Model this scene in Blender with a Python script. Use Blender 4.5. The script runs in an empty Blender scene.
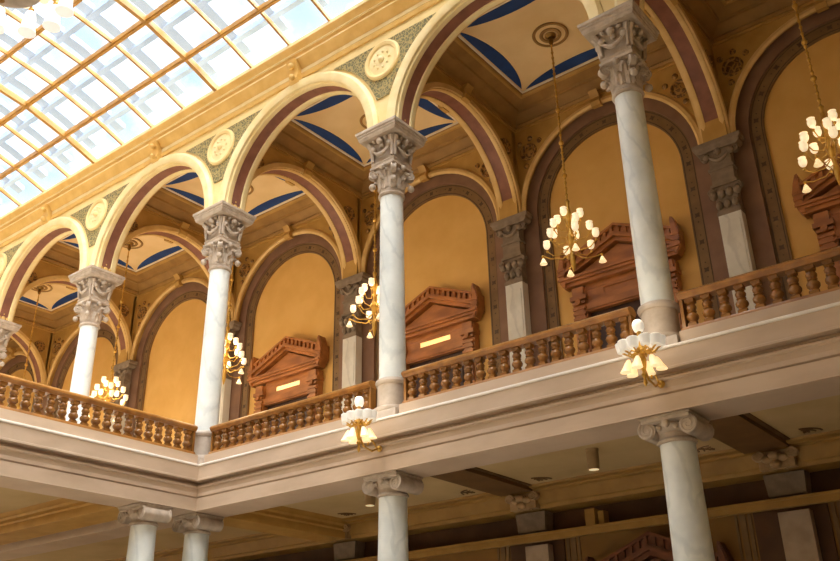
import bpy, bmesh, math, random
from mathutils import Vector, Matrix
PI = math.pi
random.seed(7)
SC = bpy.context.scene
COL = SC.collection

# ------------------------------------------------------------------ helpers
def lin(h):
    h = h.lstrip('#')
    out = []
    for i in (0, 2, 4):
        c = int(h[i:i+2], 16) / 255
        out.append(c / 12.92 if c <= .04045 else ((c + .055) / 1.055) ** 2.4)
    return (*out, 1)

class MB:
    def __init__(s):
        s.v = []; s.f = []; s.m = []
    def add(s, vs, fs, mi=0):
        b = len(s.v)
        s.v += [tuple(p) for p in vs]
        s.f += [tuple(b + i for i in f) for f in fs]
        s.m += [mi] * len(fs)
    def box(s, x0, x1, y0, y1, z0, z1, mi=0):
        s.add([(x0,y0,z0),(x1,y0,z0),(x1,y1,z0),(x0,y1,z0),(x0,y0,z1),(x1,y0,z1),(x1,y1,z1),(x0,y1,z1)],
              [(0,3,2,1),(4,5,6,7),(0,1,5,4),(1,2,6,5),(2,3,7,6),(3,0,4,7)], mi)
    def cbox(s, c, h, mi=0):
        s.box(c[0]-h[0], c[0]+h[0], c[1]-h[1], c[1]+h[1], c[2]-h[2], c[2]+h[2], mi)
    def loft(s, loops, mi=0, closed=True, caps=True):
        n = len(loops[0]); fs = []; vs = [p for l in loops for p in l]
        for a in range(len(loops) - 1):
            for i in range(n if closed else n - 1):
                j = (i + 1) % n
                fs.append((a*n+i, a*n+j, (a+1)*n+j, (a+1)*n+i))
        if caps and closed:
            fs.append(tuple(range(n - 1, -1, -1))); fs.append(tuple((len(loops)-1)*n + i for i in range(n)))
        s.add(vs, fs, mi)
    def lathe(s, prof, c=(0,0,0), seg=24, mi=0, caps=True):
        s.loft([[(c[0] + r*math.cos(2*PI*i/seg), c[1] + r*math.sin(2*PI*i/seg), c[2] + z) for i in range(seg)] for r, z in prof], mi, True, caps)
    def square(s, prof, c=(0,0,0), mi=0, aspect=1.0):
        s.loft([[(c[0]-h, c[1]-h*aspect, c[2]+z), (c[0]+h, c[1]-h*aspect, c[2]+z), (c[0]+h, c[1]+h*aspect, c[2]+z), (c[0]-h, c[1]+h*aspect, c[2]+z)] for h, z in prof], mi)
    def tube(s, pts, r, seg=8, mi=0):
        pts = [Vector(p) for p in pts]; loops = []
        up = Vector((0, 0, 1)); prev = None
        for i, p in enumerate(pts):
            d = (pts[min(i+1, len(pts)-1)] - pts[max(i-1, 0)]).normalized()
            if prev is None:
                a = d.cross(up)
                if a.length < 1e-3: a = d.cross(Vector((1, 0, 0)))
            else:
                a = prev - d * prev.dot(d)
            a.normalize(); prev = a; b = d.cross(a)
            rr = r[i] if isinstance(r, (list, tuple)) else r
            loops.append([p + (a*math.cos(2*PI*k/seg) + b*math.sin(2*PI*k/seg)) * rr for k in range(seg)])
        s.loft(loops, mi)
    def sphere(s, c, r, seg=12, rings=8, mi=0, sz=1.0):
        prof = [(max(1e-4, r*math.sin(PI*k/rings)), -r*sz*math.cos(PI*k/rings)) for k in range(rings + 1)]
        s.lathe(prof, c, seg, mi, False)
    def prism(s, poly, axis, a, b, mi=0):
        # poly: 2-D outline; axis 'Y' -> (x,z) extruded along y; 'X' -> (y,z) along x; 'Z' -> (x,y)
        def P(p, t):
            return {'Y': (p[0], t, p[1]), 'X': (t, p[0], p[1]), 'Z': (p[0], p[1], t)}[axis]
        s.loft([[P(p, a) for p in poly], [P(p, b) for p in poly]], mi)
    def build(s, name, mat, parent=None, angle=38):
        me = bpy.data.meshes.new(name)
        me.from_pydata(s.v, [], s.f)
        me.update()
        for m in (mat if isinstance(mat, (list, tuple)) else [mat]): me.materials.append(m)
        me.polygons.foreach_set('material_index', s.m)
        bm = bmesh.new(); bm.from_mesh(me)
        bmesh.ops.recalc_face_normals(bm, faces=bm.faces)
        bm.to_mesh(me); bm.free()
        me.polygons.foreach_set('use_smooth', [True] * len(me.polygons))
        me.set_sharp_from_angle(angle=math.radians(angle))
        o = bpy.data.objects.new(name, me); COL.objects.link(o)
        if parent: o.parent = parent
        return o

def thing(name, label, cat, loc=(0,0,0), rz=0, group=None):
    o = bpy.data.objects.new(name, None); COL.objects.link(o)
    o.location = loc; o.rotation_euler = (0, 0, rz); o.empty_display_size = .2
    tag(o, label, cat, group); return o
def tag(o, label, cat, group=None):
    o['label'] = label; o['category'] = cat; o['kind'] = 'thing'
    if group: o['group'] = group
    return o
def struct(o):
    o['kind'] = 'structure'; return o
def copy_thing(o, loc, label, group=None, rz=None):
    def cp(a, par):
        c = a.copy(); COL.objects.link(c); c.parent = par
        for ch in list(a.children): cp(ch, c)
        return c
    r = cp(o, None); r.location = loc; r['label'] = label
    if rz is not None: r.rotation_euler = (0, 0, rz)
    if group: r['group'] = group
    return r

# ------------------------------------------------------------------ materials
def mat(name, c1, c2=None, scale=3.0, rough=.6, metal=0, bump=0, stretch=(1,1,1), detail=4, spec=.5, lo=.35, hi=.65):
    m = bpy.data.materials.new(name); m.use_nodes = True
    nt = m.node_tree; b = nt.nodes['Principled BSDF']
    b.inputs['Roughness'].default_value = rough; b.inputs['Metallic'].default_value = metal
    b.inputs['Specular IOR Level'].default_value = spec
    tc = nt.nodes.new('ShaderNodeTexCoord'); mp = nt.nodes.new('ShaderNodeMapping')
    mp.inputs['Scale'].default_value = stretch
    nz = nt.nodes.new('ShaderNodeTexNoise'); nz.inputs['Scale'].default_value = scale; nz.inputs['Detail'].default_value = detail
    rp = nt.nodes.new('ShaderNodeValToRGB')
    rp.color_ramp.elements[0].position = lo; rp.color_ramp.elements[1].position = hi
    rp.color_ramp.elements[0].color = lin(c1); rp.color_ramp.elements[1].color = lin(c2 or c1)
    nt.links.new(tc.outputs['Object'], mp.inputs[0]); nt.links.new(mp.outputs[0], nz.inputs['Vector'])
    nt.links.new(nz.outputs['Fac'], rp.inputs[0]); nt.links.new(rp.outputs[0], b.inputs['Base Color'])
    if bump:
        bp = nt.nodes.new('ShaderNodeBump'); bp.inputs['Strength'].default_value = bump; bp.inputs['Distance'].default_value = .03
        nt.links.new(nz.outputs['Fac'], bp.inputs['Height']); nt.links.new(bp.outputs[0], b.inputs['Normal'])
    return m

def marble(name, base, mid, vein, scale=1.0):
    m = mat(name, base, mid, 2.2*scale, .35, detail=6, lo=.42, hi=.72)
    nt = m.node_tree; b = nt.nodes['Principled BSDF']
    src = b.inputs['Base Color'].links[0].from_socket
    tc = [n for n in nt.nodes if n.type == 'TEX_COORD'][0]
    mp = nt.nodes.new('ShaderNodeMapping'); mp.inputs['Rotation'].default_value = (.5, .7, .2); mp.inputs['Scale'].default_value = (1,1,.55)
    wv = nt.nodes.new('ShaderNodeTexWave'); wv.inputs['Scale'].default_value = .9*scale; wv.inputs['Distortion'].default_value = 11
    wv.inputs['Detail'].default_value = 5; wv.inputs['Detail Scale'].default_value = 1.6
    rp = nt.nodes.new('ShaderNodeValToRGB'); rp.color_ramp.elements[0].position = 0; rp.color_ramp.elements[0].color = (.3,.3,.3,1)
    rp.color_ramp.elements[1].position = .14; rp.color_ramp.elements[1].color = (0,0,0,1)
    mx = nt.nodes.new('ShaderNodeMix'); mx.data_type = 'RGBA'; mx.inputs[7].default_value = lin(vein)
    nt.links.new(tc.outputs['Object'], mp.inputs[0]); nt.links.new(mp.outputs[0], wv.inputs[0]); nt.links.new(wv.outputs['Fac'], rp.inputs[0])
    nt.links.new(rp.outputs[0], mx.inputs[0]); nt.links.new(src, mx.inputs[6]); nt.links.new(mx.outputs[2], b.inputs['Base Color'])
    return m

def scroll_mat(name, ground, scroll, scale):
    m = bpy.data.materials.new(name); m.use_nodes = True
    nt = m.node_tree; b = nt.nodes['Principled BSDF']; b.inputs['Roughness'].default_value = .6
    tc = nt.nodes.new('ShaderNodeTexCoord')
    nz = nt.nodes.new('ShaderNodeTexNoise'); nz.inputs['Scale'].default_value = scale*.7
    ad = nt.nodes.new('ShaderNodeMix'); ad.data_type = 'RGBA'; ad.inputs[0].default_value = .12
    vo = nt.nodes.new('ShaderNodeTexVoronoi'); vo.feature = 'DISTANCE_TO_EDGE'; vo.inputs['Scale'].default_value = scale
    rp = nt.nodes.new('ShaderNodeValToRGB'); e = rp.color_ramp.elements
    e[0].position = .07; e[0].color = lin(scroll); e[1].position = .16; e[1].color = lin(ground)
    k = e.new(.34); k.color = lin(ground); k = e.new(.44); k.color = lin(scroll)
    nt.links.new(tc.outputs['Object'], nz.inputs['Vector']); nt.links.new(tc.outputs['Object'], ad.inputs[6]); nt.links.new(nz.outputs['Color'], ad.inputs[7])
    nt.links.new(ad.outputs[2], vo.inputs['Vector']); nt.links.new(vo.outputs['Distance'], rp.inputs[0]); nt.links.new(rp.outputs[0], b.inputs['Base Color'])
    return m

M = {}
M['marble'] = marble('white_marble', '#e3e6e1', '#ccd1cf', '#aab2b3')
M['moulding'] = mat('light_gold_moulding', '#deba7a', '#d0a966', 3, .55)
M['nosing'] = mat('pale_nosing', '#f3ece2', '#e8dfd2', 3, .35)  # paler strip than the fascia it tops
M['carve'] = mat('carved_brown_ornament', '#b39268', '#9a7a50', 7, .6)
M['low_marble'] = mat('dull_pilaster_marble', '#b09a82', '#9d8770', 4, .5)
M['marble_flat'] = marble('pilaster_marble', '#dcd6c8', '#c9c2b2', '#9c958a', .7)
M['stone'] = mat('carved_stone', '#c2b19e', '#aa9a88', 6, .7, bump=.25)
M['stone_grey'] = mat('taupe_stone', '#8c7a66', '#7a6855', 6, .75, bump=.2)
M['fascia'] = mat('balcony_stone', '#c9b198', '#bca48b', 1.3, .5, stretch=(1,1,3))
M['plinth'] = mat('base_stone', '#bfb0a0', '#aa9b8b', 5, .55)
M['cream'] = mat('cream_plaster', '#eed79c', '#e6ca88', 2, .65)
M['cream_light'] = mat('pale_cream_moulding', '#f2e0ae', '#ead396', 3, .6)
M['gold'] = mat('ochre_moulding', '#e3bd70', '#d7ad5c', 3, .55)
M['gold_dark'] = mat('brown_ochre_plaster', '#a27a3e', '#906a34', 2.5, .65)
M['gold_mid'] = mat('golden_brown_plaster', '#c0954c', '#b0863f', 2.5, .6)
M['maroon'] = mat('maroon_paint', '#8c5b46', '#7b4d3b', 4, .6)
M['ochre'] = mat('ochre_wall_paint', '#dcae62', '#d4a456', 1.5, .7)
M['brown'] = mat('taupe_brown_paint', '#8a6850', '#7b5a45', 2, .7)
M['brown_band'] = mat('stencil_band_brown', '#83653f', '#775a37', 4, .7)
M['stencil'] = mat('stencil_ink', '#59412a', '#4d3824', 6, .7)
M['panel'] = mat('ceiling_cream', '#efd09a', '#e6c48a', 1.2, .7)
M['line'] = mat('ceiling_line', '#efe3cf', '#e4d5bb', 3, .7)
M['blue'] = mat('ceiling_blue', '#14427f', '#0f3770', 3, .65)
M['spandrel'] = scroll_mat('spandrel_scrolls', '#64623f', '#ab965c', 13)
M['roundel'] = scroll_mat('roundel_scrolls', '#6a4a24', '#a5793a', 9)
M['brass'] = mat('brass', '#dcb058', '#bd913e', 8, .3, .65)
M['brass_dark'] = mat('aged_brass', '#8f6a30', '#765524', 8, .4, .8)
M['wood'] = mat('varnished_baluster_wood', '#a57238', '#7c5022', 5, .2, stretch=(1,1,.3))
M['rail'] = mat('varnished_rail_wood', '#ad7735', '#8e5d26', 5, .3)
M['doorwood'] = mat('carved_red_brown_wood', '#b4723a', '#8f5829', 5, .38, stretch=(.4,1,1))
M['doordark'] = mat('dark_recess_wood', '#3d1e12', '#32170d', 5, .5)
M['gilt_bar'] = mat('gilded_glazing_bar', '#bd8c39', '#a8782c', 4, .45)
M['outer'] = mat('outer_roof_steel', '#7d9cc4', '#7391ba', 1, .6)
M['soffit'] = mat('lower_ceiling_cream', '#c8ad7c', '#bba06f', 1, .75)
M['beam'] = mat('lower_beam_brown', '#75532b', '#664722', 2, .7)
M['floor'] = mat('stone_floor', '#e2d8c8', '#d2c6b4', 1.2, .4)
M['shadewall'] = mat('plain_plaster', '#d6c4a0', '#cab58e', 1, .8)
M['dark_wall'] = mat('dark_brown_wall', '#5a3a1e', '#4c3018', 2, .7)
M['iron'] = mat('downlight_housing', '#a98c62', '#9a7e56', 4, .5)

def glow(name, col, strength, base='#fff4e0'):
    m = bpy.data.materials.new(name); m.use_nodes = True
    b = m.node_tree.nodes['Principled BSDF']
    b.inputs['Base Color'].default_value = lin(base); b.inputs['Roughness'].default_value = .35
    b.inputs['Emission Color'].default_value = lin(col); b.inputs['Emission Strength'].default_value = strength
    return m
M['globe'] = glow('lit_frosted_globe', '#ffe4b4', .42)
M['tulip'] = glow('lit_tulip_shade', '#ffdb98', .5)
M['white_globe'] = glow('white_glass_globe', '#fff6e6', .18, '#efece4')
M['window_glow'] = glow('lit_transom_glass', '#ffbe48', .6)
M['lamp_face'] = glow('downlight_lens', '#ffe0a8', .35)
M['bell'] = glow('bell_glass', '#fff8ee', .35, '#f3efe6')

g = bpy.data.materials.new('frosted_roof_glass'); g.use_nodes = True
nt = g.node_tree; nt.nodes.remove(nt.nodes['Principled BSDF']); out = nt.nodes['Material Output']
tr = nt.nodes.new('ShaderNodeBsdfTransparent'); tr.inputs[0].default_value = (.97,.985,1,1)
tl = nt.nodes.new('ShaderNodeBsdfTranslucent'); tl.inputs[0].default_value = (.95,.97,1,1)
mx = nt.nodes.new('ShaderNodeMixShader'); mx.inputs[0].default_value = .09
nt.links.new(tr.outputs[0], mx.inputs[1]); nt.links.new(tl.outputs[0], mx.inputs[2]); nt.links.new(mx.outputs[0], out.inputs[0])
M['glass'] = g

# ------------------------------------------------------------------ dimensions
BAY = 5.0
BAYS = list(range(-4, 3))                # bay k spans X = 5k .. 5k+5
XL, XR = -20.0, 15.0
ZC = 5.175                               # spring line / abacus top
ZF = -.81                                # gallery floor
GF = -7.31                               # ground floor
YW = 4.7                                 # back wall
YO = -16.0                               # opposite side of the hall

def arc_pts(cx, r, z0, n=28, a0=PI, a1=0):
    return [(cx + r*math.cos(a0 + (a1-a0)*i/n), z0 + r*math.sin(a0 + (a1-a0)*i/n)) for i in range(n + 1)]

def arch_sweep(mb, prof, plane, c, z0, n=32, mi=0, foot=0):
    # prof: (radius, across) closed outline swept over a half circle; foot = straight length below the spring line
    loops = []
    angs = [PI * i / n for i in range(n + 1)]
    seq = [(a, 0) for a in angs]
    if foot: seq = [(0, -foot)] + seq + [(PI, -foot)]
    for a, dz in seq:
        l = []
        for r, d in prof:
            u = c + r*math.cos(a); z = z0 + r*math.sin(a) + dz
            l.append((u, d, z) if plane == 'X' else (d, u, z))
        loops.append(l)
    mb.loft(loops, mi)

def arch_wall(mb, plane, c, half, r, z0, ztop, d0, d1, n=32, mi=0):
    # a wall panel (from c-half to c+half) with a round-headed opening above z0
    lo = [(c-half, z0)] + arc_pts(c, r, z0, n) + [(c+half, z0)]
    def P(u, z, d): return (u, d, z) if plane == 'X' else (d, u, z)
    loops = []
    for u, z in lo:
        loops.append([P(u, z, d0), P(u, ztop, d0), P(u, ztop, d1), P(u, z, d1)])
    mb.loft(loops, mi)

# ------------------------------------------------------------------ ground floor, hall enclosure
b = MB(); b.box(-24, 18, YO-5, 5.4, GF-.3, GF); struct(b.build('floor', M['floor']))
b = MB(); b.box(XL-2, XR+3, YO-.3, YO, GF, 8.6); struct(b.build('wall_opposite', M['shadewall']))
b = MB(); b.box(10.1, XR+2.5, YO, -.4, 8.6, 8.9); struct(b.build('unseen_shade_roof', M['shadewall']))  # unseen opaque roof, added beyond the skylight to darken the right side
b = MB(); b.box(10.05, 10.2, YO, -.5, 8.5, 9.8); struct(b.build('unseen_shade_gable', M['shadewall']))  # unseen panel added with that roof to close the skylight's right end
b = MB(); b.box(XL-.6, XL-.3, YO, 5.4, GF, 9.8); struct(b.build('wall_left', M['shadewall']))
b = MB(); b.box(XR+2.2, XR+2.5, YO, 5.4, GF, 9.8); struct(b.build('wall_right', M['shadewall']))

# ------------------------------------------------------------------ arcade wall
b = MB()
for k in BAYS:
    arch_wall(b, 'X', 5*k+2.5, 2.5, 2.17, ZC+.005, 8.25, -.25, .25)
wall = struct(b.build('wall_front', M['cream']))
for k in BAYS:
    cx = 5*k + 2.5
    a = MB()
    arch_sweep(a, [(2.15,-.33),(2.20,-.36),(2.34,-.36),(2.40,-.30),(2.40,-.24),(2.16,-.24)], 'X', cx, ZC+.005)
    a.build('archivolt', M['cream_light'], wall)
    a = MB()
    for y in (-.19, .2):
        arch_sweep(a, [(2.14,y-.075),(2.12,y-.06),(2.12,y+.03),(2.14,y+.06),(2.18,y+.06),(2.18,y-.075)], 'X', cx, ZC+.005)
    a.build('soffit_moulding', M['cream_light'], wall)
    a = MB(); arch_sweep(a, [(2.155,-.15),(2.155,.15),(2.18,.15),(2.18,-.15)], 'X', cx, ZC+.005)
    a.build('soffit_band', M['maroon'], wall)
    # inner face moulding
    a = MB(); arch_sweep(a, [(2.16,.24),(2.16,.3),(2.3,.3),(2.34,.24)], 'X', cx, ZC+.005)
    a.build('inner_archivolt', M['moulding'], wall)
    # console keystone with scroll
    a = MB()
    prof = [(-.25,7.5),(-.37,7.48),(-.43,7.58),(-.40,7.70),(-.44,7.84),(-.52,7.95),(-.54,8.02),(-.25,8.02)]
    a.prism(prof, 'X', cx-.13, cx+.13)
    a.sphere((cx,-.46,7.6), .075); a.sphere((cx,-.5,7.88), .08)
    a.build('keystone', M['gold'], wall)
for k in range(-4, 4):
    cx = 5*k; a = MB(); zs = [5.98 + (7.38-5.98)*i/14 for i in range(15)]
    def g_(z, R): return 2.5 - math.sqrt(max(0, R*R - (z-ZC)**2))
    loops = []
    for z in zs:
        w = max(.015, g_(z, 2.47))
        loops.append([(cx-w,-.275,z),(cx+w,-.275,z),(cx+w,-.25,z),(cx-w,-.25,z)])
    a.loft(loops); a.build('spandrel_panel', M['spandrel'], wall)
    a = MB()
    a.lathe([(.34,0),(.36,.05),(.42,.07),(.46,.05),(.47,0)], (0,0,0), 32)
    a.v = [(cx+x, -.27-z, 6.9+y) for x, y, z in a.v]
    med = a.build('medallion', M['cream'], wall)
    a = MB(); a.lathe([(.001,.035),(.2,.04),(.35,.02),(.35,0)], (0,0,0), 32)
    for i in range(9):
        t = 2*PI*i/9; a.sphere((.2*math.cos(t), .2*math.sin(t), .035), .035, 8, 5)
    a.sphere((0,0,.04), .08, 8, 6)
    a.v = [(cx+x, -.27-z, 6.9+y) for x, y, z in a.v]
    a.build('medallion_face', M['cream_light'], med)
    # impost block carved foliage between the two arch feet
    a = MB()
    for s in (-1, 1):
        for y in (-.14, .0, .14):
            a.sphere((cx+s*.30, y, 5.27), .085, 8, 6); a.sphere((cx+s*.305, y, 5.40), .06, 8, 6)
        a.box(cx+s*.30-.05, cx+s*.30+.05, -.24, .24, 5.46, 5.52)
    a.build('impost_carving', M['gold'], wall)

# hall cornice above the arcade (runs along the wall; skylight springs from it)
prof = [(-.25,7.62),(-.29,7.62),(-.31,7.70),(-.29,7.74),(-.29,7.86),(-.36,7.90),(-.40,7.98),(-.47,8.03),(-.47,8.09),(-.37,8.10),(-.37,8.13),(-.46,8.2),(-.55,8.28),(-.60,8.33),(-.60,8.43),(-.25,8.50)]
b = MB(); b.loft([[(x, y, z) for y, z in prof] for x in (XL, XR+2.2)])
cor = struct(b.build('trim_1', M['gold']))
b = MB(); b.box(XL, XR+2.2, -.605, -.56, 8.345, 8.41); b.box(XL, XR+2.2, -.30, -.28, 7.755, 7.85); b.box(XL, XR+2.2, -.50, -.46, 8.20, 8.225); b.box(XL, XR+2.2, -.48, -.46, 8.04, 8.06)
b.build('fillet', M['cream_light'], cor)

# ------------------------------------------------------------------ gallery: cross arches, back wall, ceilings
CY, CR = 2.27, 2.08
def cross_wall(k):
    X = 5*k; b = MB()
    arch_wall(b, 'Y', CY, CY-.255, CR, ZC+.005, 8.3, X-.25, X+.25)
    b.box(X-.25, X+.25, 2*CY-.255-.002, 4.43, ZC+.005, 8.3)
    w = struct(b.build('wall_cross', M['gold_mid']))
    a = MB()
    for s in (-1, 1):
        arch_sweep(a, [(CR-.03,X+s*.2-.055),(CR-.045,X+s*.2),(CR-.03,X+s*.2+.055),(CR+.02,X+s*.2+.055),(CR+.02,X+s*.2-.055)], 'Y', CY, ZC+.005)
        arch_sweep(a, [(CR-.01,X+s*.24),(CR-.01,X+s*.30),(CR+.1,X+s*.31),(CR+.14,X+s*.24)], 'Y', CY, ZC+.005)
    a.build('archivolt', M['moulding'], w)
    a = MB(); arch_sweep(a, [(CR-.012,X-.145),(CR-.012,X+.145),(CR+.02,X+.145),(CR+.02,X-.145)], 'Y', CY, ZC+.005)
    a.build('soffit_band', M['maroon'], w)
    a = MB()
    for s in (-1, 1):
        p = [(X+s*.25,7.2),(X+s*.36,7.22),(X+s*.40,7.32),(X+s*.35,7.42),(X+s*.42,7.52),(X+s*.46,7.56),(X+s*.25,7.56)]
        a.prism(p, 'Y', CY-.12, CY+.12)
    a.build('keystone', M['gold_mid'], w)
    for s in (-1, 1):
        for y in (.62, 3.92):
            a = MB(); a.lathe([(.001,.02),(.1,.03),(.14,.0),(.17,.05),(.2,.05),(.22,0)], (0,0,0), 20)
            a.v = [(X+s*(.25+z), y+x, 6.85+yy) for x, yy, z in a.v]
            a.build('roundel', M['roundel'], w)
for k in range(-4, 4): cross_wall(k)

# back wall: spandrel layer, brown band, stencilled band, ochre panel
b = MB()
b.box(XL-.3, XR+2.2, YW, YW+.3, ZF-.3, 8.3)
back = struct(b.build('wall_back', M['ochre']))
for k in BAYS:
    cx = 5*k + 2.5
    a = MB(); arch_wall(a, 'X', cx, 2.5, 2.2, ZC+.005, 8.3, 4.44, YW)
    a.build('spandrel_wall', M['gold_mid'], back)
    a = MB(); arch_sweep(a, [(2.10,4.40),(2.15,4.36),(2.22,4.37),(2.27,4.44),(2.12,4.46)], 'X', cx, ZC+.005)
    a.build('archivolt', M['moulding'], back)
    a = MB(); arch_sweep(a, [(1.9,4.58),(2.5,4.58),(2.5,YW),(1.9,YW)], 'X', cx, ZC, foot=0)
    for s in (-1, 1): a.box(min(cx+s*1.9, cx+s*2.5), max(cx+s*1.9, cx+s*2.5), 4.58, YW, ZF, ZC)
    a.build('brown_arch_band', M['brown'], back)
    a = MB(); arch_sweep(a, [(1.62,4.64),(1.9,4.64),(1.9,YW),(1.62,YW)], 'X', cx, ZC, foot=ZC-ZF)
    # stencilled ornaments and border lines on the band
    for r in (1.655, 1.865):
        arch_sweep(a, [(r-.010,4.634),(r+.010,4.634),(r+.010,4.641),(r-.010,4.641)], 'X', cx, ZC, mi=1, foot=ZC-ZF)
    spots = [(cx+s*1.76, z, 0) for s in (-1, 1) for z in [ZF+.3+.62*i for i in range(10)]]
    spots += [(cx+1.76*math.cos(t), ZC+1.76*math.sin(t), t) for t in [PI*(i+.5)/9 for i in range(9)]]
    for x, z, t in spots:
        a.prism([(x+.055*math.cos(q)*(1.3 if i % 2 else .7), z+.055*math.sin(q)*(1.3 if i % 2 else .7)) for i, q in enumerate([2*PI*j/8 + t for j in range(8)])], 'Y', 4.632, 4.641, 1)
        for dz in (-.16, .16):
            dx, dzz = (-math.sin(t)*dz, math.cos(t)*dz) if t else (0, dz)
            a.prism([(x+dx+.016*math.cos(q), z+dzz+.016*math.sin(q)) for q in [2*PI*j/6 for j in range(6)]], 'Y', 4.634, 4.641, 1)
    a.build('stencilled_band', [M['brown_band'], M['stencil']], back)
    a = MB()
    p = [(4.44,7.22),(4.30,7.2),(4.25,7.3),(4.30,7.42),(4.22,7.52),(4.17,7.56),(4.44,7.56)]
    a.prism(p, 'X', cx-.11, cx+.11); a.build('keystone', M['gold_mid'], back)
    for s in (-1, 1):
        a = MB(); a.lathe([(.001,.02),(.1,.03),(.15,.0),(.18,.05),(.21,.05),(.23,0)], (0,0,0), 20)
        a.v = [(cx+s*1.92+x, 4.44-z, 6.82+yy) for x, yy, z in a.v]
        rd = a.build('roundel', M['roundel'], back)
        a = MB()
        for q in range(3):
            t = .6 + q*.8
            a.sphere((cx+s*(1.92-.38*math.cos(t)), 4.44, 6.82+.36*math.sin(t)), .07, 8, 5)
        a.sphere((cx+s*2.0, 4.44, 6.45), .07, 8, 5)
        a.build('scroll', M['roundel'], back)

# vaulted ceiling of every gallery bay
for k in BAYS:
    x0, x1, y0, y1 = 5*k+.25, 5*k+4.75, .25, 4.44
    def ring(mb, prof, mi=0):
        mb.loft([[(x0+i, y0+i, z), (x1-i, y0+i, z), (x1-i, y1-i, z), (x0+i, y1-i, z)] for i, z in prof], mi, True, False)
    b = MB(); b.box(x0, x1, y0, y1, 8.01, 8.3)
    c = struct(b.build('ceiling', M['panel']))
    a = MB()
    ring(a, [(0,7.56),(.06,7.56),(.09,7.62),(.05,7.66)])
    ring(a, [(.28,7.79),(.34,7.79),(.36,7.84)])
    a.build('cove_moulding', M['gold_dark'], c); a = MB()
    ring(a, [(.0,7.50),(.03,7.50),(.03,7.56),(.0,7.56)]); ring(a, [(.56,7.93),(.62,7.93),(.64,7.97)])
    a.build('ceiling_moulding', M['gold_mid'], c)
    a = MB(); ring(a, [(.05,7.66),(.12,7.70),(.28,7.79)]); ring(a, [(.36,7.84),(.56,7.93)]); ring(a, [(.64,7.97),(.66,8.005)])
    a.build('ceiling_cove', M['gold_dark'], c)
    a = MB(); i0, i1 = .66, .71
    ring(a, [(i0,8.009),(i0,7.992),(i1,7.992),(i1,8.009)]); a.build('ceiling_line', M['line'], c)
    xi0, xi1, yi0, yi1 = x0+.74, x1-.74, y0+.74, y1-.74
    for ax, p, q, edge, sgn in (('x',xi0+.08,xi1-.08,yi0,1),('x',xi0+.08,xi1-.08,yi1,-1),('y',yi0+.08,yi1-.08,xi0,1),('y',yi0+.08,yi1-.08,xi1,-1)):
        a = MB(); n = 16; inner = []; outer = []
        for i in range(n+1):
            t = i/n; u = p + (q-p)*t; w = .31*(4*t*(1-t))**.85 + .004
            inner.append((u, edge)); outer.append((u, edge + sgn*w))
        loops = []
        for (u, e), (_, f) in zip(inner, outer):
            l = [(u,e,7.996),(u,f,7.996),(u,f,8.009),(u,e,8.009)]
            loops.append([(v,u2,z) for u2,v,z in l] if ax == 'y' else l)
        a.loft(loops); a.build('blue_lunette', M['blue'], c)
    cx, cy = 5*k+2.5, 2.4
    a = MB(); a.lathe([(.001,7.96),(.2,7.985),(.36,7.99),(.37,8.009)], (cx,cy,0), 32)
    rose = a.build('ceiling_rose', M['panel'], c)
    a = MB()
    for r, w, z in ((.36,.035,7.985),(.2,.04,7.97)):
        a.loft([[(cx+(r+w*math.cos(q))*math.cos(t), cy+(r+w*math.cos(q))*math.sin(t), z+w*.7*math.sin(q)) for q in [2*PI*j/8 for j in range(8)]] for t in [2*PI*i/36 for i in range(37)]], caps=False)
    a.lathe([(.001,7.93),(.10,7.95),(.12,7.975)], (cx,cy,0), 20)
    a.build('rose_ring', M['gold_dark'], rose)
b = MB(); b.box(XL, XR+2.2, -.2, 5.2, 8.31, 8.6); struct(b.build('ceiling_roof', M['shadewall']))

# ------------------------------------------------------------------ balcony slab and fascia
E = .49
PRO = [(.39,-.812),(.475,-.812),(.475,-1.08),(.485,-1.09),(.485,-1.12),(.34,-1.125),(.34,-1.155),(.42,-1.20),(.42,-1.23),(.385,-1.25),(.365,-1.33),(.375,-1.37),(.375,-1.395),(.325,-1.425),(.385,-1.43),(.385,-1.655),(.39,-1.66),(.39,-1.67),(-.39,-1.67),(-.39,-1.0)]
b = MB()
path = [lambda o, z: (XR+2.2, -o, z), lambda o, z: (o, -o, z), lambda o, z: (o, YO, z)]
b.loft([[p(o, z) for o, z in PRO] for p in path])
tr2 = struct(b.build('trim_2', M['fascia'], angle=25))
b = MB(); b.loft([[p(o, z) for o, z in [(.40,-.81),(.40,-.79),(.485,-.79),(.493,-.80),(.493,-.825),(.48,-.836),(.475,-.836),(.475,-.812)]] for p in path]); b.build('nosing', M['nosing'], tr2)
b = MB(); b.box(-.39, XR+2.2, -.4, YW, -1.1, ZF); b.box(XL-.3, .39, -.4, YW, -1.1, ZF); b.box(-10, .39, YO, -.4, -1.1, ZF); b.box(-10.1, -9.7, YO, -.4, -1.67, ZF)
struct(b.build('floor_gallery', M['floor']))
# plinth course under the balustrades, between column plinths
b = MB()
for k in range(0, 3): b.box(5*k+.36, 5*k+4.64, -.27, .12, ZF, -.55)
b.box(-.12, .27, -9.6, -.36, ZF, -.55)
b.build('balustrade_plinth', M['fascia'], tr2)

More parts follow.
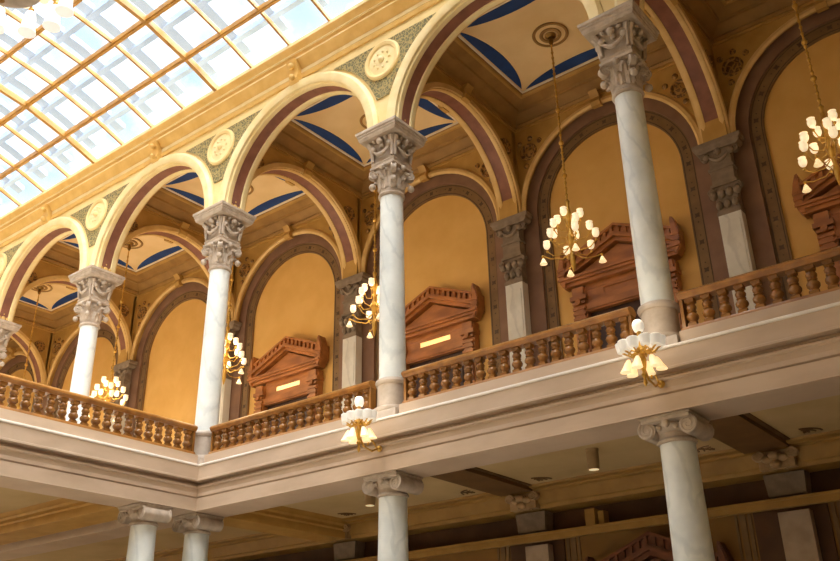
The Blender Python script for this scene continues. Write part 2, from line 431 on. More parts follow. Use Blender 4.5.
# ------------------------------------------------------------------ lower gallery
b = MB(); b.box(.35, XR+2.2, .35, YW, -1.25, -1.12); b.box(XL, -.35, -.35, YW, -1.25, -1.12); b.box(-9.8, -.35, YO, -.35, -1.25, -1.12)
low = struct(b.build('ceiling_lower', M['soffit']))
for X in (5, 10, 15):
    a = MB(); a.box(X-.38, X+.38, .39, 3.9, -1.34, -1.2); a.box(X-.46, X+.46, .39, 3.9, -1.27, -1.2)
    a.build('ceiling_beam', M['beam'], low)
a = MB()
def stepbeam(mb, u0, u1, c, axis):
    pr = [(-.36,-1.67),(.36,-1.67),(.38,-1.62),(.36,-1.50),(.40,-1.47),(.38,-1.40),(.42,-1.36),(.42,-1.28),(.45,-1.24),(.45,-1.2),(-.45,-1.2),(-.45,-1.24),(-.42,-1.28),(-.42,-1.36),(-.38,-1.40),(-.40,-1.47),(-.36,-1.5),(-.38,-1.62)]
    mb.loft([[((t, c+o, z) if axis == 'X' else (c+o, t, z)) for o, z in pr] for t in (u0, u1)])
stepbeam(a, .39, 3.9, 0, 'Y'); a.build('ceiling_beam', M['gold_mid'], low)
for y in (-1.25, -6.5, -11.5):
    a = MB(); stepbeam(a, -9.6, -.39, y, 'X'); a.build('ceiling_beam', M['gold_mid'], low)
a = MB(); stepbeam(a, XL, -.39, 0, 'X'); a.build('architrave', M['fascia'], low)
# corner stencils on the lower ceiling panels
for k in (0, 1, 2):
    for sx in (-1, 1):
        for y, sy in ((.75, 1), (3.5, -1)):
            cx = 5*k + 2.5 + sx*1.75; a = MB()
            for j in range(3):
                pts = [(cx - sx*(.08+.1*j)*math.cos(t), y + sy*(.08+.1*j)*math.sin(t), -1.252) for t in [PI/2*i/6 for i in range(7)]]
                a.tube(pts, .018, 5)
            a.tube([(cx, y, -1.252), (cx-sx*.2, y+sy*.2, -1.252)], .02, 5)
            a.build('corner_stencil', M['beam'], low)
# back wall of the lower gallery
b = MB(); b.box(XL-.3, XR+2.2, 4.55, 5.0, GF, -1.1)
M['ochre_shaded'] = mat('shaded_wall_ochre', '#936a2e', '#865f28', 1.5, .7); M['gold_shaded'] = mat('shaded_lower_gold', '#a27c3a', '#946e30', 3, .6)  # upper ochre and gold made darker, lower gallery shade put into the colour
lw = struct(b.build('wall_back_lower', M['ochre_shaded']))
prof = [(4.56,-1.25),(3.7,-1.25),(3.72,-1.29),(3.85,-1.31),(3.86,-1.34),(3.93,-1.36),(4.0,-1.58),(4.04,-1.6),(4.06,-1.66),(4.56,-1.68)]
a = MB(); a.loft([[(x, y, z) for y, z in prof] for x in (XL, XR+2.2)]); a.build('cornice', M['gold_shaded'], lw)
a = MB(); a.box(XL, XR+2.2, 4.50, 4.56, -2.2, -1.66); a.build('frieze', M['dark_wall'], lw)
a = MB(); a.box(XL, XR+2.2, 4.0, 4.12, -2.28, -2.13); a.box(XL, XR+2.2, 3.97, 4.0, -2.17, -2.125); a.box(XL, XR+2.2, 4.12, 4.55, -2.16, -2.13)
a.build('picture_ledge', M['gold_shaded'], lw)
LOWB = []
for k in BAYS:
    cx = 5*k
    a = MB(); a.box(cx-.62, cx+.62, 4.50, 4.56, GF, -2.2); a.build('brown_panel', M['dark_wall'], lw)
    a = MB()
    for s in (-1, 1):
        for o, w in ((.70,.03),(.82,.05),(.94,.02)): a.box(cx+s*o-w, cx+s*o+w, 4.52, 4.56, GF, -2.2)
    a.build('stile', M['brown_band'], lw)
    a = MB(); a.box(cx+1.4, cx+1.6, 4.0, 4.3, -2.14, -1.82); a.box(cx+1.62, cx+1.74, 4.1, 4.3, -2.14, -1.86); a.build('bracket', M['gold_shaded'], lw)
    LOWB.append(cx+.12)

# ------------------------------------------------------------------ skylight
PR = [(-.5,8.45),(-1.54,8.83),(-2.70,9.15),(-3.95,9.33),(-5.25,9.46),(-6.6,9.53),(-8.0,9.55)]
PR = PR + [(YO - y, z) for y, z in reversed(PR[:-1])]
XS0, XS1 = -20.0, 10.0
b = MB()
for i in range(len(PR)-1):
    (ya, za), (yb, zb) = PR[i], PR[i+1]
    b.add([(XS0,ya,za),(XS1,ya,za),(XS1,yb,zb),(XS0,yb,zb)], [(0,1,2,3)])
sky = struct(b.build('window_1', M['glass']))
for i, (y, z) in enumerate(PR):
    a = MB(); w = .038 if i % 2 else .055
    a.box(XS0, XS1, y-w, y+w, z-.1, z+.03); a.box(XS0, XS1, y-w*.5, y+w*.5, z-.15, z-.1)
    a.build('glazing_bar', M['gilt_bar'], sky)
for j in range(int((XS1-XS0)/1.25)+1):
    x = XS0 + 1.25*j; major = abs(x/5 - round(x/5)) < .01
    w, d = (.05, .14) if major else (.027, .08)
    a = MB(); a.loft([[(x-w,y,z-d),(x+w,y,z-d),(x+w,y,z+.03),(x-w,y,z+.03)] for y, z in PR])
    a.build('roof_rib' if major else 'glazing_rib', M['gilt_bar'], sky)
# outer weather roof framing above the glass
a = MB()
for i in range(len(PR)-1):
    (ya, za), (yb, zb) = PR[i], PR[i+1]
    y, z = ya*.62 + yb*.38, za*.62 + zb*.38
    a.box(XS0, XS1, y-.07, y+.07, z+.55, z+.72)
for j in range(int((XS1-XS0)/1.25)):
    x = XS0 + 1.25*j + .95
    a.loft([[(x-.15,y,z+.6),(x+.15,y,z+.6),(x+.15,y,z+.75),(x-.15,y,z+.75)] for y, z in PR])
a.build('outer_roof_frame', M['outer'], sky)

# ------------------------------------------------------------------ columns
def leaf(mb, ang, r0, z0, h, w, curl, mi=0):
    ca, sa = math.cos(ang), math.sin(ang); n = 7; loops = []
    for i in range(n+1):
        t = i/n
        z = z0 + h*(t if t < .8 else .8 + .2*math.cos((t-.8)/.2*1.9)*.6)
        rad = r0 + .012 + .03*t + (curl*((t-.55)/.45)**2 if t > .55 else 0)
        ww = w*(math.sin(PI*min(1, .25+.62*t)))*(1.0 if t < .95 else .6)*(1+.16*(i % 2))
        l = []
        for s, k in ((-1, -.03), (-.5, .012), (0, -.004), (.5, .012), (1, -.03)):
            rr = rad + k
            l.append((rr*ca - s*ww*sa, rr*sa + s*ww*ca, z))
        for s in (1, 0, -1):
            rr = rad - .05
            l.append((rr*ca - s*ww*.8*sa, rr*sa + s*ww*.8*ca, z - (.02 if t > .7 else 0)))
        loops.append(l)
    mb.loft(loops, mi)
def volute(mb, c, u, r, w, turns=1.9, mi=0):
    # spiral scroll in the vertical plane containing unit vector u, with a flat drum of width w behind it
    u = Vector((u[0], u[1], 0)).normalized(); side = Vector((-u[1], u[0], 0)); c = Vector(c)
    for s in (-1, 1):
        pts = []
        for i in range(26):
            t = i/25; a = PI*.5 - t*turns*2*PI; rr = r*(1-t*.86)
            pts.append(c + u*rr*math.cos(a) + Vector((0,0,1))*rr*math.sin(a) + side*s*w)
        mb.tube(pts, [r*.17*(1-.5*i/25) for i in range(26)], 6, mi)
    n = 16
    mb.loft([[c + side*s*w + (u*math.cos(2*PI*i/n) + Vector((0,0,1))*math.sin(2*PI*i/n))*r*.93 for i in range(n)] for s in (-1, 1)], mi)

def column_capital(parent, matl):
    a = MB()
    a.lathe([(.222,3.70),(.25,3.715),(.262,3.745),(.25,3.775),(.228,3.79),(.235,3.83),(.222,3.85),(.225,4.0),(.235,4.15),(.265,4.26),(.27,4.31)], seg=28)
    for i in range(8): leaf(a, 2*PI*i/8, .225, 3.84, .25, .085, .09)
    for i in range(8): leaf(a, 2*PI*(i+.5)/8, .225, 3.88, .40, .08, .11)
    for i in range(4):
        t = PI/4 + i*PI/2; u = (math.cos(t), math.sin(t))
        volute(a, (u[0]*.35, u[1]*.35, 4.20), u, .095, .04)
        a.tube([(u[0]*.23,u[1]*.23,4.02),(u[0]*.26,u[1]*.26,4.18),(u[0]*.32,u[1]*.32,4.29)], .035, 6)
        a.sphere((u[0]*.375,u[1]*.375,3.95), .07, 8, 6)
    for i in range(4):
        t = i*PI/2; a.sphere((.29*math.cos(t), .29*math.sin(t), 4.30), .06, 8, 6)
    cap = a.build('capital', matl, parent)
    a = MB(); a.square([(.27,4.31),(.30,4.33),(.30,4.37),(.27,4.40),(.29,4.44),(.27,4.47)]); a.build('lower_abacus', matl, cap)
    a = MB()
    a.square([(.25,4.47),(.245,4.55),(.25,4.65),(.26,4.76),(.28,4.86),(.31,4.93),(.33,4.95)])
    for i in range(4):
        t = i*PI/2; ca, sa = math.cos(t), math.sin(t)
        def W(d, s, z): return (d*ca - s*sa, d*sa + s*ca, z)
        # hanging swag, side scrolls and a leaf on every face
        a.tube([W(.30+.03*math.sin(PI*q/10), -.2+.04*q, 4.72-.14*math.sin(PI*q/10)) for q in range(11)], [.02+.025*math.sin(PI*q/10) for q in range(11)], 7)
        for s in (-1, 1):
            a.sphere(W(.31, s*.2, 4.76), .065, 8, 6)
            a.tube([W(.28, s*.235, 4.5), W(.29, s*.25, 4.66), W(.31, s*.255, 4.84), W(.35, s*.29, 4.91)], [.03,.035,.045,.05], 6)
        a.sphere(W(.35, 0, 4.87), .075, 8, 6); a.sphere(W(.30, 0, 4.78), .055, 8, 6)
        a.sphere(W(.36, .15, 4.90), .04, 8, 6); a.sphere(W(.36, -.15, 4.90), .04, 8, 6)
    a.build('dosseret', matl, cap)
    a = MB(); a.square([(.40,4.95),(.45,4.955),(.46,4.99),(.47,5.0),(.47,5.04),(.49,5.06),(.485,5.09),(.51,5.11),(.51,5.165),(.50,5.17)])
    a.build('upper_abacus', matl, cap)
def make_column():
    t = thing('marble_column', '', 'column', (0,0,0), 0, 'marble columns of the upper arcade')
    a = MB(); a.lathe([(.244,.02),(.24,.06),(.238,.5),(.236,1.2),(.23,2.2),(.224,3.0),(.22,3.70)], seg=36); a.build('shaft', M['marble'], t)
    column_capital(t, M['stone'])
    a = MB()
    a.lathe([(.27,-.50),(.27,-.42),(.265,-.37),(.262,-.15),(.262,-.10),(.29,-.085),(.305,-.045),(.29,-.005),(.262,.01),(.25,.02)], seg=36)
    a.lathe([(.335,-.60),(.345,-.56),(.335,-.52),(.30,-.5),(.27,-.49)], seg=36)
    bs = a.build('base', M['plinth'], t)
    a = MB(); a.square([(.34,ZF+.004),(.34,-.62),(.325,-.60)]); a.build('plinth', M['plinth'], bs)
    return t
col = make_column()
col['label'] = 'white marble column rising from the inner corner of the balcony'
cols = [((5,0,0), 'white marble column in the middle, rising above the left brass bracket lamp'),
        ((10,0,0), 'white marble column behind the right brass bracket lamp'),
        ((-5,0,0), 'white marble column rising behind the left side balustrade, shaft foot hidden by the rail'),
        ((-10,0,0), 'column with only its carved capital showing at the left edge of the photo')]
for loc, lb in cols: copy_thing(col, loc, lb)

def make_pilaster():
    t = thing('pilaster', '', 'pilaster', (0,0,0), 0, 'flat pilasters on the upper back wall')
    a = MB(); a.box(-.225,.225,-.26,-.02,ZF+.3,3.46); a.box(-.18,.18,-.275,-.26,ZF+.5,3.3); a.build('shaft', M['marble_flat'], t)
    a = MB(); a.square([(.29,ZF+.003),(.29,ZF+.15),(.25,ZF+.2),(.25,ZF+.3)], (0,-.145,0), aspect=.5); a.build('base', M['stone_grey'], t)
    a = MB()
    a.box(-.24,.24,-.27,-.02,3.46,3.54); a.box(-.22,.22,-.25,-.02,3.54,4.1)
    for x in (-.16,0,.16): a.sphere((x,-.27,3.68), .075, 8, 6, sz=1.3)
    for x in (-.24,-.08,.08,.24): a.sphere((x,-.28,3.92), .085, 8, 6, sz=1.2)
    for s in (-1, 1): volute(a, (s*.27,-.26,4.0), (1,0), .085, .04)
    a.box(-.27,.27,-.30,-.02,4.1,4.16); a.box(-.23,.23,-.26,-.02,4.16,4.48); a.box(-.26,.26,-.28,-.02,4.48,4.54)
    a.box(-.22,.22,-.25,-.02,4.54,4.95)
    a.tube([(-.2+.04*q, -.28, 4.82-.13*math.sin(PI*q/10)) for q in range(11)], [.025+.025*math.sin(PI*q/10) for q in range(11)], 7)
    for s in (-1, 1):
        a.sphere((s*.25,-.27,4.84), .075, 8, 6); volute(a, (s*.32,-.2,4.86), (1,0), .08, .05)
    a.sphere((0,-.30,4.88), .075, 8, 6)
    cap = a.build('capital', M['stone_grey'], t)
    a = MB(); a.square([(.40,4.94),(.46,5.0),(.46,5.06),(.50,5.08),(.50,5.165)], (0,-.17,0), aspect=.30); a.build('abacus', M['stone_grey'], cap)
    return t
pil = make_pilaster(); pil.location = (0, 4.565, 0)
pil['label'] = 'flat pilaster on the back wall between the first and second carved pediments from the left'
for x, lb in ((5, 'flat pilaster on the back wall between the middle column and the right column'),
              (10, 'flat pilaster on the back wall left of the rightmost carved pediment'),
              (-5, 'flat pilaster on the back wall beside the corner column, mostly hidden by it'),
              (-10, 'flat pilaster capital on the back wall just above the left balustrade')):
    copy_thing(pil, (x, 4.565, 0), lb)

for x in LOWB:
    a = MB()
    for i in range(5): leaf(a, -PI/2 + (i-2)*.35, .12, -1.68, .30, .07, .1)
    for s in (-1, 1): volute(a, (s*.2,-.2,-1.44), (1,0), .085, .05)
    a.sphere((0,-.27,-1.46), .08, 8, 6); a.box(-.22,.22,-.19,-.02,-1.66,-1.36); a.sphere((-.1,-.24,-1.5), .07, 8, 6); a.sphere((.1,-.24,-1.5), .07, 8, 6); a.sphere((0,-.24,-1.6), .08, 8, 6)
    a.v = [(p[0]+x, p[1]+4.06, p[2]) for p in a.v]
    a.v = [((p[0]-x)*1.35+x, p[1], p[2]) for p in a.v]
    a.build('carved_bracket', M['carve'], lw)
# lower ionic columns
def make_ionic():
    t = thing('ionic_column', '', 'column', (0,0,0), 0, 'ionic columns under the balcony')
    a = MB(); a.lathe([(.285,GF+.5),(.28,GF+1.5),(.262,-4),(.236,-2.03)], seg=32); a.build('shaft', M['marble'], t)
    a = MB(); a.lathe([(.42,GF+.003),(.42,GF+.15),(.36,GF+.2),(.38,GF+.3),(.31,GF+.42),(.29,GF+.5)], seg=32); a.build('base', M['plinth'], t)
    a = MB()
    a.lathe([(.237,-2.03),(.262,-2.02),(.27,-1.995),(.255,-1.97),(.242,-1.96),(.245,-1.90),(.30,-1.84),(.31,-1.80),(.29,-1.77)], seg=28)
    a.square([(.30,-1.77),(.34,-1.75),(.345,-1.71),(.36,-1.70),(.36,-1.676)])
    for q in (-1, 1): volute(a, (q*.29, 0, -1.85), (q, 0), .13, .29)
    a.box(-.29, .29, -.28, .28, -1.775, -1.725)
    for i in (1, 3):
        w = (math.cos(i*PI/2), math.sin(i*PI/2))
        a.sphere((w[0]*.31,w[1]*.31,-1.79), .06, 8, 6)
        for s in (-1, 1): a.sphere((w[0]*.29-s*w[1]*.12, w[1]*.29+s*w[0]*.12, -1.84), .04, 8, 6)
    a.build('capital', M['stone'], t)
    return t
ion = make_ionic(); ion['label'] = 'ionic column under the inner corner of the balcony'
for loc, lb in (((5,0,0), 'ionic column under the balcony at the middle of the lower edge of the photo'),
                ((10,0,0), 'ionic column under the balcony at the right, below the right bracket lamp'),
                ((-.0,-1.25,0), 'ionic column under the left balcony edge, just left of the corner one')):
    copy_thing(ion, loc, lb)

def make_low_pilaster():
    t = thing('lower_pilaster', '', 'pilaster', (0,0,0), 0, 'grey pilasters on the shaded lower wall')
    a = MB(); a.box(-.26,.26,-.2,-.01,GF+.003,-2.3); a.build('shaft', M['low_marble'], t)
    a = MB(); a.square([(.31,-2.06),(.34,-1.72),(.34,-1.69)], (0,-.19,0), aspect=.5); a.build('block', M['stone_grey'], t)
    return t
lp = make_low_pilaster(); lp.location = (5.12, 4.49, 0); lp['label'] = 'grey pilaster on the shaded lower wall between the two right ionic columns'
copy_thing(lp, (10.12, 4.49, 0), 'grey pilaster on the shaded lower wall right of the rightmost ionic column')
copy_thing(lp, (.12, 4.49, 0), 'grey pilaster on the shaded lower wall left of the middle ionic column')

# ------------------------------------------------------------------ balustrades
BZ0, BZ1 = -.47, -.05
def make_balustrade(L, n, name_label):
    t = thing('balustrade', name_label, 'balustrade', (0,0,0), 0, 'wooden balustrades of the gallery')
    def run(prof, nm, m, x0=0, x1=L):
        a = MB(); a.loft([[(x, y, z) for y, z in prof] for x in (x0, x1)]); return a.build(nm, m, t)
    run([(-.11,-.02),(-.13,.0),(-.13,.03),(-.10,.06),(-.05,.085),(.05,.085),(.10,.06),(.13,.03),(.13,.0),(.11,-.02),(.09,-.05),(-.09,-.05)], 'handrail', M['rail'])
    run([(-.11,-.545),(-.11,-.50),(-.09,-.47),(.09,-.47),(.11,-.50),(.11,-.545)], 'bottom_rail', M['rail'])
    a = MB()
    h = BZ1-BZ0
    a.square([(.062,0),(.062,.05*h/.42)], (0,0,BZ0))
    a.lathe([(.05,.12),(.066,.14),(.066,.17),(.045,.19),(.06,.23),(.084,.30),(.088,.37),(.074,.44),(.05,.50),(.066,.525),(.066,.555),(.05,.58),(.07,.64),(.074,.70),(.058,.77),(.044,.80),(.064,.83),(.066,.88)][:], (0,0,0), 14)
    a.v = [(x, y, z if i < 8 else BZ0 + z*h) for i, (x, y, z) in enumerate(a.v)]
    a.square([(.062,0),(.062,.055)], (0,0,BZ1-.055))
    first = a.build('baluster', M['wood'], t)
    for i in range(n):
        o = first if i == 0 else first.copy()
        if i: COL.objects.link(o); o.parent = t
        o.location = (.14 + (L-.28)*i/(n-1), 0, 0)
    for x in (.025, L-.025):
        a = MB(); a.box(x-.024, x+.024, -.07, .07, BZ0, BZ1); a.build('end_post', M['wood'], t)
    return t
bal = make_balustrade(4.26, 18, 'wooden balustrade between the corner column and the middle column')
bal.location = (.37, -.08, 0)
copy_thing(bal, (5.37, -.08, 0), 'wooden balustrade between the middle column and the right column')
copy_thing(bal, (10.37, -.08, 0), 'wooden balustrade right of the right column, running out of the photo')
b2 = make_balustrade(8.6, 37, 'long wooden balustrade on the left balcony edge, left of the corner column')
b2.location = (.08, -.375, 0); b2.rotation_euler = (0, 0, -PI/2)

# ------------------------------------------------------------------ carved wooden door surrounds
def make_door():
    t = thing('door_surround', '', 'door surround', (0,0,0), 0, 'carved wooden door surrounds on the back wall')
    # y measured from the wall towards the hall (negative)
    a = MB()
    for s in (-1, 1):
        a.box(s*1.02-.16, s*1.02+.16, -.2, -.01, ZF+.003, 2.95); a.box(s*1.02-.11, s*1.02+.11, -.25, -.2, ZF+.3, 2.5)
        for z in (1.2,1.32,1.44,2.2,2.32,2.44,2.56): a.box(s*1.02-.15, s*1.02+.15, -.27, -.2, z, z+.06)
        a.box(s*1.02-.19, s*1.02+.19, -.29, -.01, 2.66, 2.76)
        a.box(s*1.02-.13, s*1.02+.13, -.27, -.2, 2.76, 2.95)
        volute(a, (s*1.02,-.28,2.60), (1,0), .07, .03)
    a.build('jamb', M['doorwood'], t)
    a = MB(); a.box(-.86,.86,-.05,-.01,ZF+.003,2.40); lf = a.build('door_leaf', M['doordark'], t)
    a = MB()
    for s in (-1, 1):
        a.box(s*.42-.3, s*.42+.3, -.07, -.05, ZF+.3, .4); a.box(s*.42-.3, s*.42+.3, -.07, -.05, .6, 2.1)
    a.build('door_panel', M['doordark'], lf)
    a = MB(); a.box(-.86,.86,-.17,-.01,2.38,2.42); a.box(-.86,.86,-.2,-.01,2.42,2.56); a.box(-.86,.86,-.16,-.01,2.56,2.66); a.box(-.86,.86,-.17,-.01,2.88,3.0)
    a.box(-.86,-.46,-.16,-.01,2.66,2.88); a.box(.46,.86,-.16,-.01,2.66,2.88); a.box(-.46,.46,-.16,-.01,2.66,2.70); a.box(-.46,.46,-.16,-.01,2.835,2.88)
    a.build('transom_frame', M['doorwood'], t)
    a = MB(); a.box(-.46,.46,-.13,-.02,2.70,2.835); a.build('transom_glass', M['window_glow'], t)
    # entablature and gable
    a = MB()
    a.box(-1.24,1.24,-.30,-.01,3.0,3.08); a.box(-1.30,1.30,-.36,-.01,3.08,3.14); a.box(-1.36,1.36,-.40,-.01,3.14,3.20)
    a.build('lintel', M['doorwood'], t)
    a = MB(); a.prism([(-1.2,3.2),(1.2,3.2),(0,3.72)], 'Y', -.18, -.01); a.build('tympanum', M['doorwood'], t)
    a = MB()
    def rake(z0, z1, y, ext=1.38):
        sl = .42
        zz = lambda x: 3.24 + (1.36-abs(x))*sl
        a.prism([(-ext,zz(ext)+z0),(0,zz(0)+z0),(ext,zz(ext)+z0),(ext,zz(ext)+z1),(0,zz(0)+z1),(-ext,zz(ext)+z1)], 'Y', y, -.01)
    rake(-.06,.03,-.30); rake(.03,.10,-.38); rake(.10,.14,-.36); rake(.14,.30,-.24); rake(.30,.36,-.32)
    a.build('raking_cornice', M['doorwood'], t)
    a = MB(); sl = .42
    for s in (-1, 1):
        for i in range(8):
            x = s*(.08 + .155*i); z = 3.24 + (1.36-abs(x))*sl + .12
            a.box(x-.035, x+.035, -.30, -.2, z, z+.2)
    a.build('cresting', M['doorwood'], t)
    for s in (-1, 1):
        a = MB()
        p = [(0,2.98),(.10,2.98),(.22,3.10),(.28,3.28),(.27,3.5),(.2,3.68),(.1,3.84),(.03,3.86),(0,3.8)]
        a.prism([(s*(1.24+x*.62), z) for x, z in p], 'Y', -.33, -.10)
        a.prism([(s*(1.255+x*.48), z*.9+.33) for x, z in p], 'Y', -.36, -.33)
        for z in (3.16, 3.28, 3.40): a.box(s*1.32-.09, s*1.32+.09, -.38, -.34, z, z+.05)
        a.build('acroterion', M['doorwood'], t)
    return t
door = make_door(); door.location = (-2.44, YW-.005, 0); door['label'] = 'carved wooden door surround with lit transom, leftmost, right of the corner column'
copy_thing(door, (2.56, YW-.005, 0), 'carved wooden door surround with lit transom, right beside the middle column')
copy_thing(door, (7.52, YW-.005, 0), 'carved wooden door surround partly hidden behind the right marble column')
copy_thing(door, (12.6, YW-.005, 0), 'carved wooden door surround cut by the right edge of the photo')
GD = 'carved wooden door surrounds on the lower wall'
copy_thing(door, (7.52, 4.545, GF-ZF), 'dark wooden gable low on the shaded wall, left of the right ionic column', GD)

for o in list(COL.objects):
    if o.name.startswith('transom_glass') and o.parent.location.x > 7 :
        o.material_slots[0].link = 'OBJECT'; o.material_slots[0].material = M['doorwood']
M['doorwood_shaded'] = mat('shaded_red_brown_wood', '#7d4526', '#63351c', 5, .45, stretch=(.4,1,1))  # door wood darkened, shade of the lower gallery painted in
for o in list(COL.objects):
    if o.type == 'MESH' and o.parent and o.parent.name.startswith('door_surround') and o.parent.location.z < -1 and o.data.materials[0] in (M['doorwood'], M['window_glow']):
        o.material_slots[0].link = 'OBJECT'; o.material_slots[0].material = M['doorwood_shaded']
# ------------------------------------------------------------------ chandeliers of the gallery
def shade_up(mb, c, r=.075):
    mb.lathe([(.02,-.075),(.045,-.07),(.066,-.03),(.07,.02),(.064,.05),(.058,.065),(.068,.085)], c, 12, 0, True)
def shade_down(mb, c, d):
    mb.lathe([(.015,.07),(.03,.05),(.05,.0),(.075,-.05),(.001,-.04)], c, 12, 0, False)
def make_chandelier():
    t = thing('chandelier', '', 'chandelier', (0,0,8.0), 0, 'brass chandeliers of the upper gallery')
    a = MB(); a.lathe([(.001,-.06),(.06,-.10),(.09,-.08),(.12,-.056)], seg=20); a.lathe([(.015,-.3),(.05,-.24),(.055,-.18),(.03,-.10),(.02,-.08)], seg=16); a.build('canopy', M['brass_dark'], t)
    a = MB()
    a.lathe([(.018,-4.2),(.018,-.2)], seg=10)
    for z in (-2.0, -2.82, -3.6): a.sphere((0,0,z), .055, 10, 8)
    for i in range(26): a.lathe([(.018,-.04),(.034,0),(.018,.04)], (0,0,-.5-.142*i), 8)
    a.build('stem', M['brass'], t)
    a = MB(); a.lathe([(.02,-4.15),(.05,-4.2),(.03,-4.3),(.05,-4.42),(.07,-4.5),(.045,-4.62),(.03,-4.75),(.06,-4.9),(.085,-5.02),(.055,-5.16),(.03,-5.3),(.05,-5.4),(.05,-5.55),(.025,-5.7),(.001,-5.75)], seg=18)
    a.build('body', M['brass'], t)
    tiers = [(4, .24, -4.58, 'u', .1), (5, .38, -4.82, 'u', .5), (6, .50, -5.08, 'u', .15), (4, .56, -5.50, 'd', .6)]
    for n, R_, z, kind, ph in tiers:
        for i in range(n):
            q = 2*PI*i/n + ph; ca, sa = math.cos(q), math.sin(q)
            zb = z - .14 if kind == 'u' else z + .14
            a = MB()
            pts = [(.06*ca,.06*sa,zb), (R_*.35*ca,R_*.35*sa,zb-.1), (R_*.75*ca,R_*.75*sa,zb-.08), (R_*ca,R_*sa,zb+(.04 if kind == 'u' else -.02))]
            a.tube(pts, .011, 6); a.sphere((R_*ca,R_*sa,zb+(.04 if kind == 'u' else -.03)), .028, 8, 6)
            arm = a.build('arm', M['brass'], t)
            a = MB()
            if kind == 'u': shade_up(a, (R_*ca, R_*sa, z+.04))
            else: shade_down(a, (R_*ca, R_*sa, z), 0)
            a.build('shade', M['globe'] if kind == 'u' else M['tulip'], arm)
    return t
ch = make_chandelier(); ch.location = (7.5, 2.4, 8.0)
ch['label'] = 'brass chandelier with lit globes hanging between the middle and right columns'
GALLERY_CH = [(2.5, 'brass chandelier with lit globes hanging just left of the middle column'),
              (12.35, 'brass chandelier with lit globes at the right edge of the photo'),
              (-2.5, 'brass chandelier with lit globes hanging right beside the corner column'),
              (-7.5, 'brass chandelier with lit globes low behind the left balustrade'),
              (-12.5, 'brass chandelier whose thin stem hangs at the far left of the gallery')]
for i, (x, lb) in enumerate(GALLERY_CH): copy_thing(ch, (x, 2.4, 8.0), lb, rz=.4*i+.3)

# bracket lamps on the balcony front
def make_sconce():
    t = thing('wall_sconce', '', 'bracket lamp', (0,0,0), 0, 'brass bracket lamps on the balcony front')
    a = MB()
    a.lathe([(.055,0),(.05,.03),(.03,.05),(.001,.06)], seg=18); a.v = [(x, -.40-z, -1.28+y) for x, y, z in a.v]
    a.build('wall_plate', M['brass'], t)
    a = MB(); a.tube([(0,-.44,-1.28),(0,-.6,-1.36),(0,-.8,-1.32),(0,-.92,-1.15),(0,-.92,-.9)], .016, 8)
    a.tube([(0,-.48,-1.28),(0,-.58,-1.18),(0,-.68,-1.2),(0,-.7,-1.28)], .015, 6)
    a.lathe([(.02,-1.25),(.04,-1.18),(.055,-1.08),(.03,-1.0),(.07,-.95),(.03,-.86),(.03,-.65),(.05,-.62)], (0,-.92,0), 16)
    a.lathe([(.001,-1.45),(.03,-1.4),(.015,-1.34),(.04,-1.28),(.02,-1.24)], (0,-.92,0), 12)
    a.build('bracket', M['brass'], t)
    a = MB(); a.lathe([(.03,-.08),(.06,-.07),(.08,-.02),(.08,.03),(.066,.07),(.05,.085),(.001,.08)], (0,-.92,-.60), 14); a.build('top_globe', M['white_globe'], t)
    for i in range(10):
        q = 2*PI*i/10 + .2; x, y = .265*math.cos(q), -.92 + .16*math.sin(q)
        a = MB(); a.tube([(0,-.92,-.95),(x*.6,-.92+(y+.92)*.6,-1.0),(x,y,-.93)], .014, 6); arm = a.build('arm', M['brass'], t)
        a = MB(); a.lathe([(.03,-.08),(.062,-.07),(.07,-.03),(.08,.02),(.084,.055),(.07,.065),(.001,.06)], (x,y,-.86), 14); a.build('globe', M['white_globe'], arm)
    for i in range(6):
        q = 2*PI*i/6 + .5; x, y = .19*math.cos(q), -.92 + .14*math.sin(q)
        a = MB(); a.tube([(0,-.92,-.98),(x*.7,-.92+(y+.92)*.7,-.93),(x,y,-1.0)], .013, 6); arm = a.build('arm', M['brass'], t)
        a = MB()
        def tp(s, zz): return (x*(1+s), -.92+(y+.92)*(1+s), zz)
        pr = [(.02,-1.06,0),(.04,-1.10,.06),(.055,-1.16,.15),(.075,-1.23,.3),(.05,-1.23,.3)]
        loops = [[(tp(s, z)[0] + r*math.cos(2*PI*j/12), tp(s, z)[1] + r*math.sin(2*PI*j/12), z) for j in range(12)] for r, z, s in pr]
        a.loft(loops); a.build('tulip_shade', M['tulip'], arm)
    return t
sc = make_sconce(); sc.location = (5.05, 0, 0); sc['label'] = 'brass bracket lamp of white globes below the middle marble column'
copy_thing(sc, (10.05, 0, 0), 'brass bracket lamp of white globes below the right marble column')

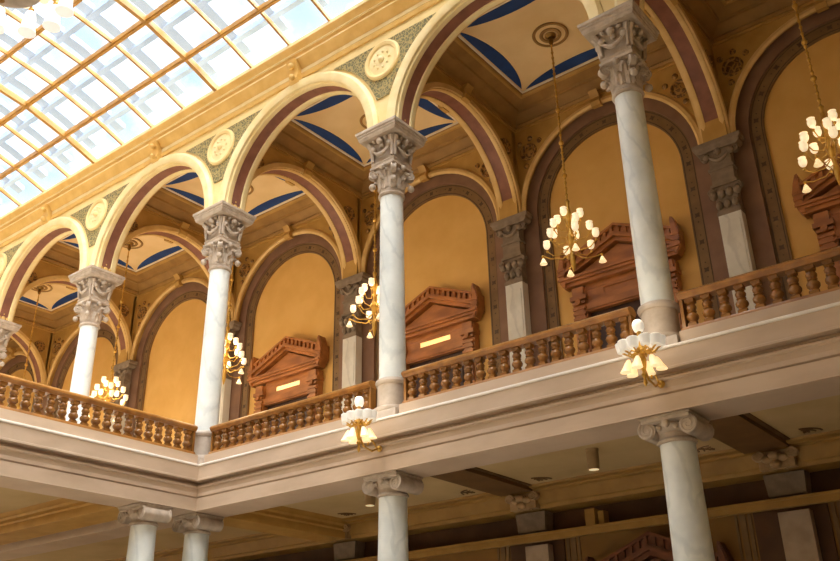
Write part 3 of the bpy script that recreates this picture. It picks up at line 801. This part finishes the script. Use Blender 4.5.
# large chandelier of the hall, seen at the upper left corner
def make_hall_chandelier():
    t = thing('hall_chandelier', 'large chandelier with white bell shades cut by the upper left corner of the photo', 'chandelier', (5.78,-8.14,2.82))
    a = MB(); a.lathe([(.03,.3),(.03,7.0)], seg=12); a.lathe([(.05,6.9),(.15,7.0),(.25,7.18)], seg=16); a.build('stem', M['brass'], t)
    a = MB(); a.lathe([(.001,-.42),(.05,-.40),(.03,-.33),(.10,-.27),(.14,-.18),(.08,-.08),(.12,.0),(.20,.1),(.12,.3),(.05,.5)], seg=24); a.build('body', M['brass_dark'], t)
    a = MB(); a.lathe([(.16,-.13),(.34,-.15),(.44,-.12),(.45,-.08),(.16,-.06)], seg=40); a.build('ring_plate', M['stone'], t)
    for i in range(12):
        q = 2*PI*i/12 + .12; ca, sa = math.cos(q), math.sin(q)
        a = MB(); a.tube([(.12*ca,.12*sa,.0),(.3*ca,.3*sa,-.1),(.5*ca,.5*sa,.06),(.62*ca,.62*sa,.16),(.70*ca,.70*sa,.1)], .02, 6); a.sphere((.7*ca,.7*sa,.08), .04, 8, 6)
        arm = a.build('arm', M['brass'], t)
        a = MB(); a.lathe([(.03,.06),(.06,.03),(.075,-.05),(.085,-.18),(.11,-.28),(.10,-.28)], (.7*ca,.7*sa,0), 16); a.build('bell_shade', M['bell'], arm)
        a = MB(); a.lathe([(.02,-.02),(.06,.0),(.09,.08),(.075,.16)], (.52*ca,.52*sa,0), 14); a.build('glass_shade', M['tulip'], arm)
    return t
make_hall_chandelier()

# cylinder downlights under the lower ceiling
def make_downlight():
    t = thing('downlight', '', 'ceiling light', (0,0,0), 0, 'cylinder downlights under the balcony')
    a = MB(); a.lathe([(.10,-1.60),(.105,-1.55),(.105,-1.30),(.115,-1.29),(.115,-1.254)], seg=20); a.build('housing', M['iron'], t)
    a = MB(); a.lathe([(.001,-1.605),(.085,-1.605),(.085,-1.598)], seg=20); a.build('lens', M['lamp_face'], t)
    return t
dl = make_downlight(); dl.location = (7.65, 2.1, 0); dl['label'] = 'small cylinder downlight under the balcony, right of the middle ionic column'
copy_thing(dl, (2.96, 1.76, 0), 'small cylinder downlight under the balcony, beside the middle ionic capital')

# ------------------------------------------------------------------ light
W = bpy.data.worlds.new('sky'); SC.world = W; W.use_nodes = True
nt = W.node_tree; bg = nt.nodes['Background']
tc = nt.nodes.new('ShaderNodeTexCoord'); nz = nt.nodes.new('ShaderNodeTexNoise'); nz.inputs['Scale'].default_value = 16; nz.inputs['Detail'].default_value = 6
rp = nt.nodes.new('ShaderNodeValToRGB'); rp.color_ramp.elements[0].position = .42; rp.color_ramp.elements[1].position = .56
rp.color_ramp.elements[0].color = (.50,.72,1,1); rp.color_ramp.elements[1].color = (1,1,1,1)
nt.links.new(tc.outputs['Generated'], nz.inputs[0]); nt.links.new(nz.outputs['Fac'], rp.inputs[0]); nt.links.new(rp.outputs[0], bg.inputs['Color'])
bg.inputs['Strength'].default_value = .69
def light(name, kind, loc, energy, color, **kw):
    l = bpy.data.lights.new(name, kind); l.energy = energy; l.color = color
    for k_, v_ in kw.items(): setattr(l, k_, v_)
    o = bpy.data.objects.new(name, l); COL.objects.link(o); o.location = loc; return o
p = light('skylight_portal', 'AREA', ((XS0+XS1)/2, YO/2, 10.6), 1, (1,1,1), shape='RECTANGLE', size=XS1-XS0, size_y=-YO)
p.data.cycles.is_portal = True
sun = light('daylight', 'SUN', (0,-8,20), 18, (1,.985,.955), angle=math.radians(85))
sun.rotation_euler = Vector((-.55,.14,-1)).to_track_quat('-Z','Y').to_euler()
WARM = (1, .74, .42)
for x in [7.5] + [c[0] for c in GALLERY_CH]:
    light('chandelier_light', 'POINT', (x, 2.4, 3.1), 9 if x > 4 else (45 if x > 0 else 75), WARM, shadow_soft_size=.5)
for x in (5, 10): light('bracket_lamp_light', 'POINT', (x, -1.0, -.35), 12, (1,.86,.65), shadow_soft_size=.3)
for x, y in ((7.65,2.1),(2.96,1.76)): light('downlight_beam', 'SPOT', (x, y, -1.63), 15, WARM, spot_size=1.6, spot_blend=.6, shadow_soft_size=.08)

# ------------------------------------------------------------------ camera
cam = bpy.data.cameras.new('camera'); co = bpy.data.objects.new('camera', cam); COL.objects.link(co)
cam.sensor_width = 36; cam.sensor_fit = 'HORIZONTAL'; cam.lens = 901.74/840*36
yaw, pt, rl = map(math.radians, (37.6928, 25.4666, -1.079))
Fv = Vector((-math.sin(yaw)*math.cos(pt), math.cos(yaw)*math.cos(pt), math.sin(pt)))
Rv = Vector((math.cos(yaw), math.sin(yaw), 0)); Uv = Rv.cross(Fv)
R2 = Rv*math.cos(rl) + Uv*math.sin(rl); U2 = -Rv*math.sin(rl) + Uv*math.cos(rl)
mw = Matrix((R2, U2, -Fv)).transposed().to_4x4(); mw.translation = (14.6045, -11.5855, -5.201)
co.matrix_world = mw
SC.camera = co
vs = SC.view_settings; vs.view_transform = 'Standard'; vs.look = 'None'; vs.exposure = .62; vs.gamma = 1; vs.use_curve_mapping = False
